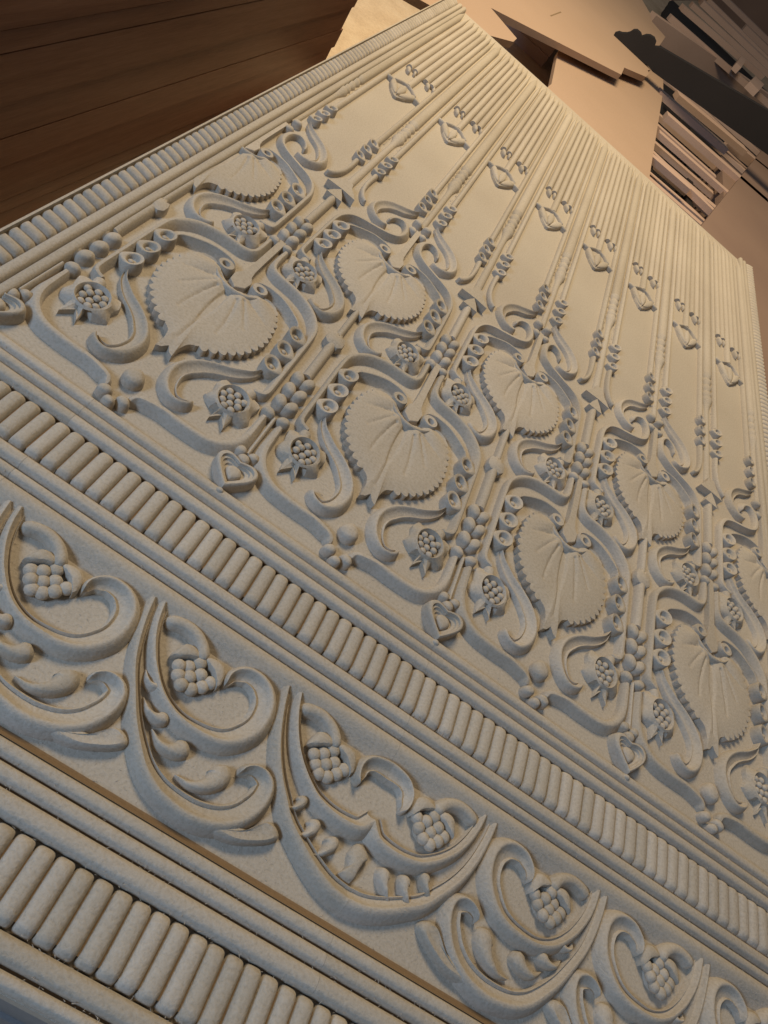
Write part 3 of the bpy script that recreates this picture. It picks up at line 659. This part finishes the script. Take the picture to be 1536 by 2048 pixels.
# strips of board standing on edge in a heap between the two sheets: (u0,v0)-(u1,v1) of the top edge, its height, thickness
HEAP = [((2.55, 9.45), (3.55, 9.55), -.34, .15, .08, "short pink edged strip closest to the end of the fluting"),
        ((2.70, 9.95), (4.7, 9.75), -.40, .12, .09, "long strip with a bright orange top edge next to the flutes"),
        ((2.65, 10.30), (4.9, 10.55), -.50, .16, .08, "dull strip with a shaded face behind the bright edged one"),
        ((2.90, 10.95), (4.9, 11.15), -.36, .15, .08, "strip with a pale end and a grey pink face beside the pinkish sheet"),
        ((2.60, 11.60), (4.2, 11.75), -.44, .12, .08, "thin strip with an orange edge coming from under the pinkish sheet"),
        ((2.95, 12.00), (5.3, 12.35), -.30, .20, .10, "thick square ended strip in the middle of the heap"),
        ((2.70, 12.80), (4.3, 13.10), -.26, .20, .10, "broad flat strip lying across the middle of the heap"),
        ((3.05, 13.45), (4.75, 14.0), -.22, .24, .10, "widest flat strip ending in a slanted tip on the heap"),
        ((4.45, 14.2), (6.2, 14.9), -.30, .12, .16, "pale tipped strip end poking out of the blue shade"),
        ((2.05, 15.1), (6.6, 17.6), -.24, .10, .35, "long dark faced board with a lit top edge right of the carved finial"),
        ((2.1, 18.0), (6.4, 22.4), -.16, .18, .40, "long board edge running behind the orange sheet to the right"),
        ((2.70, 21.0), (5.6, 22.4), .02, .22, .12, "board with a small lit end block in the upper right heap"),
        ((3.30, 25.0), (6.9, 25.6), .06, .50, .14, "broad lit plank slanting down in the upper right heap"),
        ((5.2, 28.5), (7.6, 28.6), .10, .30, .16, "narrow board near the upper right corner"),
        ((4.5, 19.6), (4.75, 21.4), .06, .16, .16, "stub of pink board crossing the far strips"),
        ((5.0, 19.0), (5.3, 20.6), .04, .30, .16, "small reddish block wedged between the far strips"),
        ((2.3, 20.6), (3.6, 27.5), .08, .12, .14, "board running away along the back of the heap"),
        ((2.5, 19.4), (6.8, 20.9), -.12, .16, .12, "pale narrow plank above the dark finial board"),
        ((3.0, 23.2), (7.4, 24.6), .00, .18, .12, "second long plank up from the dark finial board"),
        ((3.6, 27.2), (8.0, 27.0), .02, .24, .12, "dull plank below the narrow corner board"),
        ((4.2, 31.0), (9.0, 31.5), .10, .40, .14, "wide plank at the top edge right of the orange sheet")]
for (a, b, zt, th, hg, lab) in HEAP:
    d = Vector((b[0] - a[0], b[1] - a[1])); L = d.length; ang = math.atan2(d.y, d.x)
    vf = moved(box(0, L, -th / 2, th / 2, zt - hg, zt), a[0], a[1], 0, 1, ang)
    o = thing("board_strip", vf, STRIP, lab, "board strip", "strips of board heaped beyond the panel")
rg = random.Random(3)
EX = ("thin strip with a nicked end", "narrow strip set low", "strip with a rough sawn edge", "warped strip", "strip tilted out of line", "short strip end", "long bowed strip", "grey strip half hidden", "low strip in shade", "farthest thin strip")
BY = ("between the pinkish sheet and the thick square ended strip", "in front of the bright orange edged strip", "behind the broad flat strip", "just below the widest flat strip", "next to the pale tipped strip end", "under the long lit board edge", "under the dark finial board", "below the long dark faced board", "deep below the finial board", "at the back right of the heap")
for k, (v0, u0, u1, zt) in enumerate(((9.15, 2.6, 4.2, -.50), (9.62, 2.8, 4.6, -.56), (10.55, 2.7, 4.8, -.62), (11.3, 2.7, 5.0, -.58), (12.5, 2.8, 5.2, -.48), (13.9, 3.2, 5.9, -.46), (15.2, 3.0, 6.0, -.40), (16.2, 3.1, 6.4, -.46), (14.6, 3.0, 5.6, -.55), (17.4, 3.6, 7.0, -.42))):
    d = rg.uniform(.02, .16); L = u1 - u0
    thing("board_strip", moved(box(0, L, -.07, .07, zt - .08, zt), u0, v0, 0, 1, d), STRIP, EX[k] + " " + BY[k], "board strip", "strips of board heaped beyond the panel")
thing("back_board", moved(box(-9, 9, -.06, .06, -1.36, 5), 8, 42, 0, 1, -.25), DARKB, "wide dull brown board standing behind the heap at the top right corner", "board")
for k, u in enumerate((3.0, 3.8, 4.6)):
    thing("cross_batten", box(u, u + .12, 9.0, 14.5, -.90, -.66 + .02 * k), FIN, ("shade-coloured batten under the heap nearest the pinkish sheet", "shade-coloured batten under the middle of the heap", "shade-coloured batten under the heap nearest the dark brown sheet")[k], "batten", "battens carrying the heap")  # near-black colour stands for the shade below the strips
# what the heap lies on, coloured near-black as the shade in its gaps
stack("board_stack", 2.9, 8.0, 13.0, 30.0, -1.36, -.9, 3, FIN, "low stack of shade-coloured boards under the heap of strips")
stack("board_stack", 2.9, 4.2, 9.0, 12.8, -1.36, -.9, 3, FIN, "low stack of shade-coloured boards between the pinkish sheet and the dark brown sheet")
# carved board with a lobed finial, its unlit face painted near-black
fin = [(1.41, .44), (1.42, .41), (1.48, .395), (1.53, .40), (1.565, .41), (1.57, .37), (1.61, .345), (1.66, .345), (1.71, .37), (1.73, .40), (1.75, .375), (1.82, .365), (1.89, .385), (1.94, .43), (1.99, .43), (2.06, .42), (4.3, .66), (4.3, 1.07), (3.43, .93), (2.66, .785), (1.97, .655), (1.93, .64), (1.89, .615), (1.87, .655), (1.82, .675), (1.76, .665), (1.72, .64), (1.69, .60), (1.66, .615), (1.60, .615), (1.565, .59), (1.55, .55), (1.53, .525), (1.48, .49), (1.44, .475)]
k = 1.19
FV = 12.6
def finz(p): return (1.0703 + (p[0] - 1.0703) * (FV + 1.7814) / 10.7814, 2.063 + (p[1] - 2.063) * (FV + 1.7814) / 10.7814)
fo = [finz(p) for p in fin]; n = len(fo)
Vf = [(x, FV, z) for x, z in fo] + [(x, FV + .16, z) for x, z in fo]
Ff = [tuple(range(n)), tuple(range(2 * n - 1, n - 1, -1))] + [(i, n + i, n + (i + 1) % n, (i + 1) % n) for i in range(n)]
thing("finial_board", (Vf, Ff), FIN, "shade-coloured carved board ending in a lobed finial seen against the orange sheet", "carved board")

# ------------------------------------------------------------------ stack of brown timber along the left side
tim = bpy.data.objects.new("timber_stack", None); SC.collection.objects.link(tim)
tim.location = Vector((-1.0, 1.4, -1.36)) * S; tim.rotation_euler = (0, 0, -.05)
info(tim, "tall stack of dark brown timber planks along the left edge of the panel", "timber stack")
z = 0.0; k = 0
for h, off, end in ((.22, -.030, 4.75), (.10, -.026, 4.90), (.26, -.022, 4.62), (.19, -.016, 4.67), (.22, -.018, 4.62), (.28, -.008, 4.64), (.12, -.006, 4.60), (.24, .000, 4.64), (.14, .008, 4.58), (.26, .012, 4.60)):
    obj("plank", mesh("plank", *box(-1.3 + off, off, -4.0, end, z + .002, z + h - .006), WOOD), tim); z += h; k += 1
bt = thing("floor_plank", moved(box(-.1, .1, -4, 3.6, -1.36, -1.2), -.62, 3.4, 0, 1, .03), WOOD, "reddish plank on the floor between the timber stack and the panel", "plank")

tri = sum(len(o.data.polygons) for o in SC.objects if o.type == 'MESH')
print("faces incl. instances", tri, "objects", len(SC.objects))
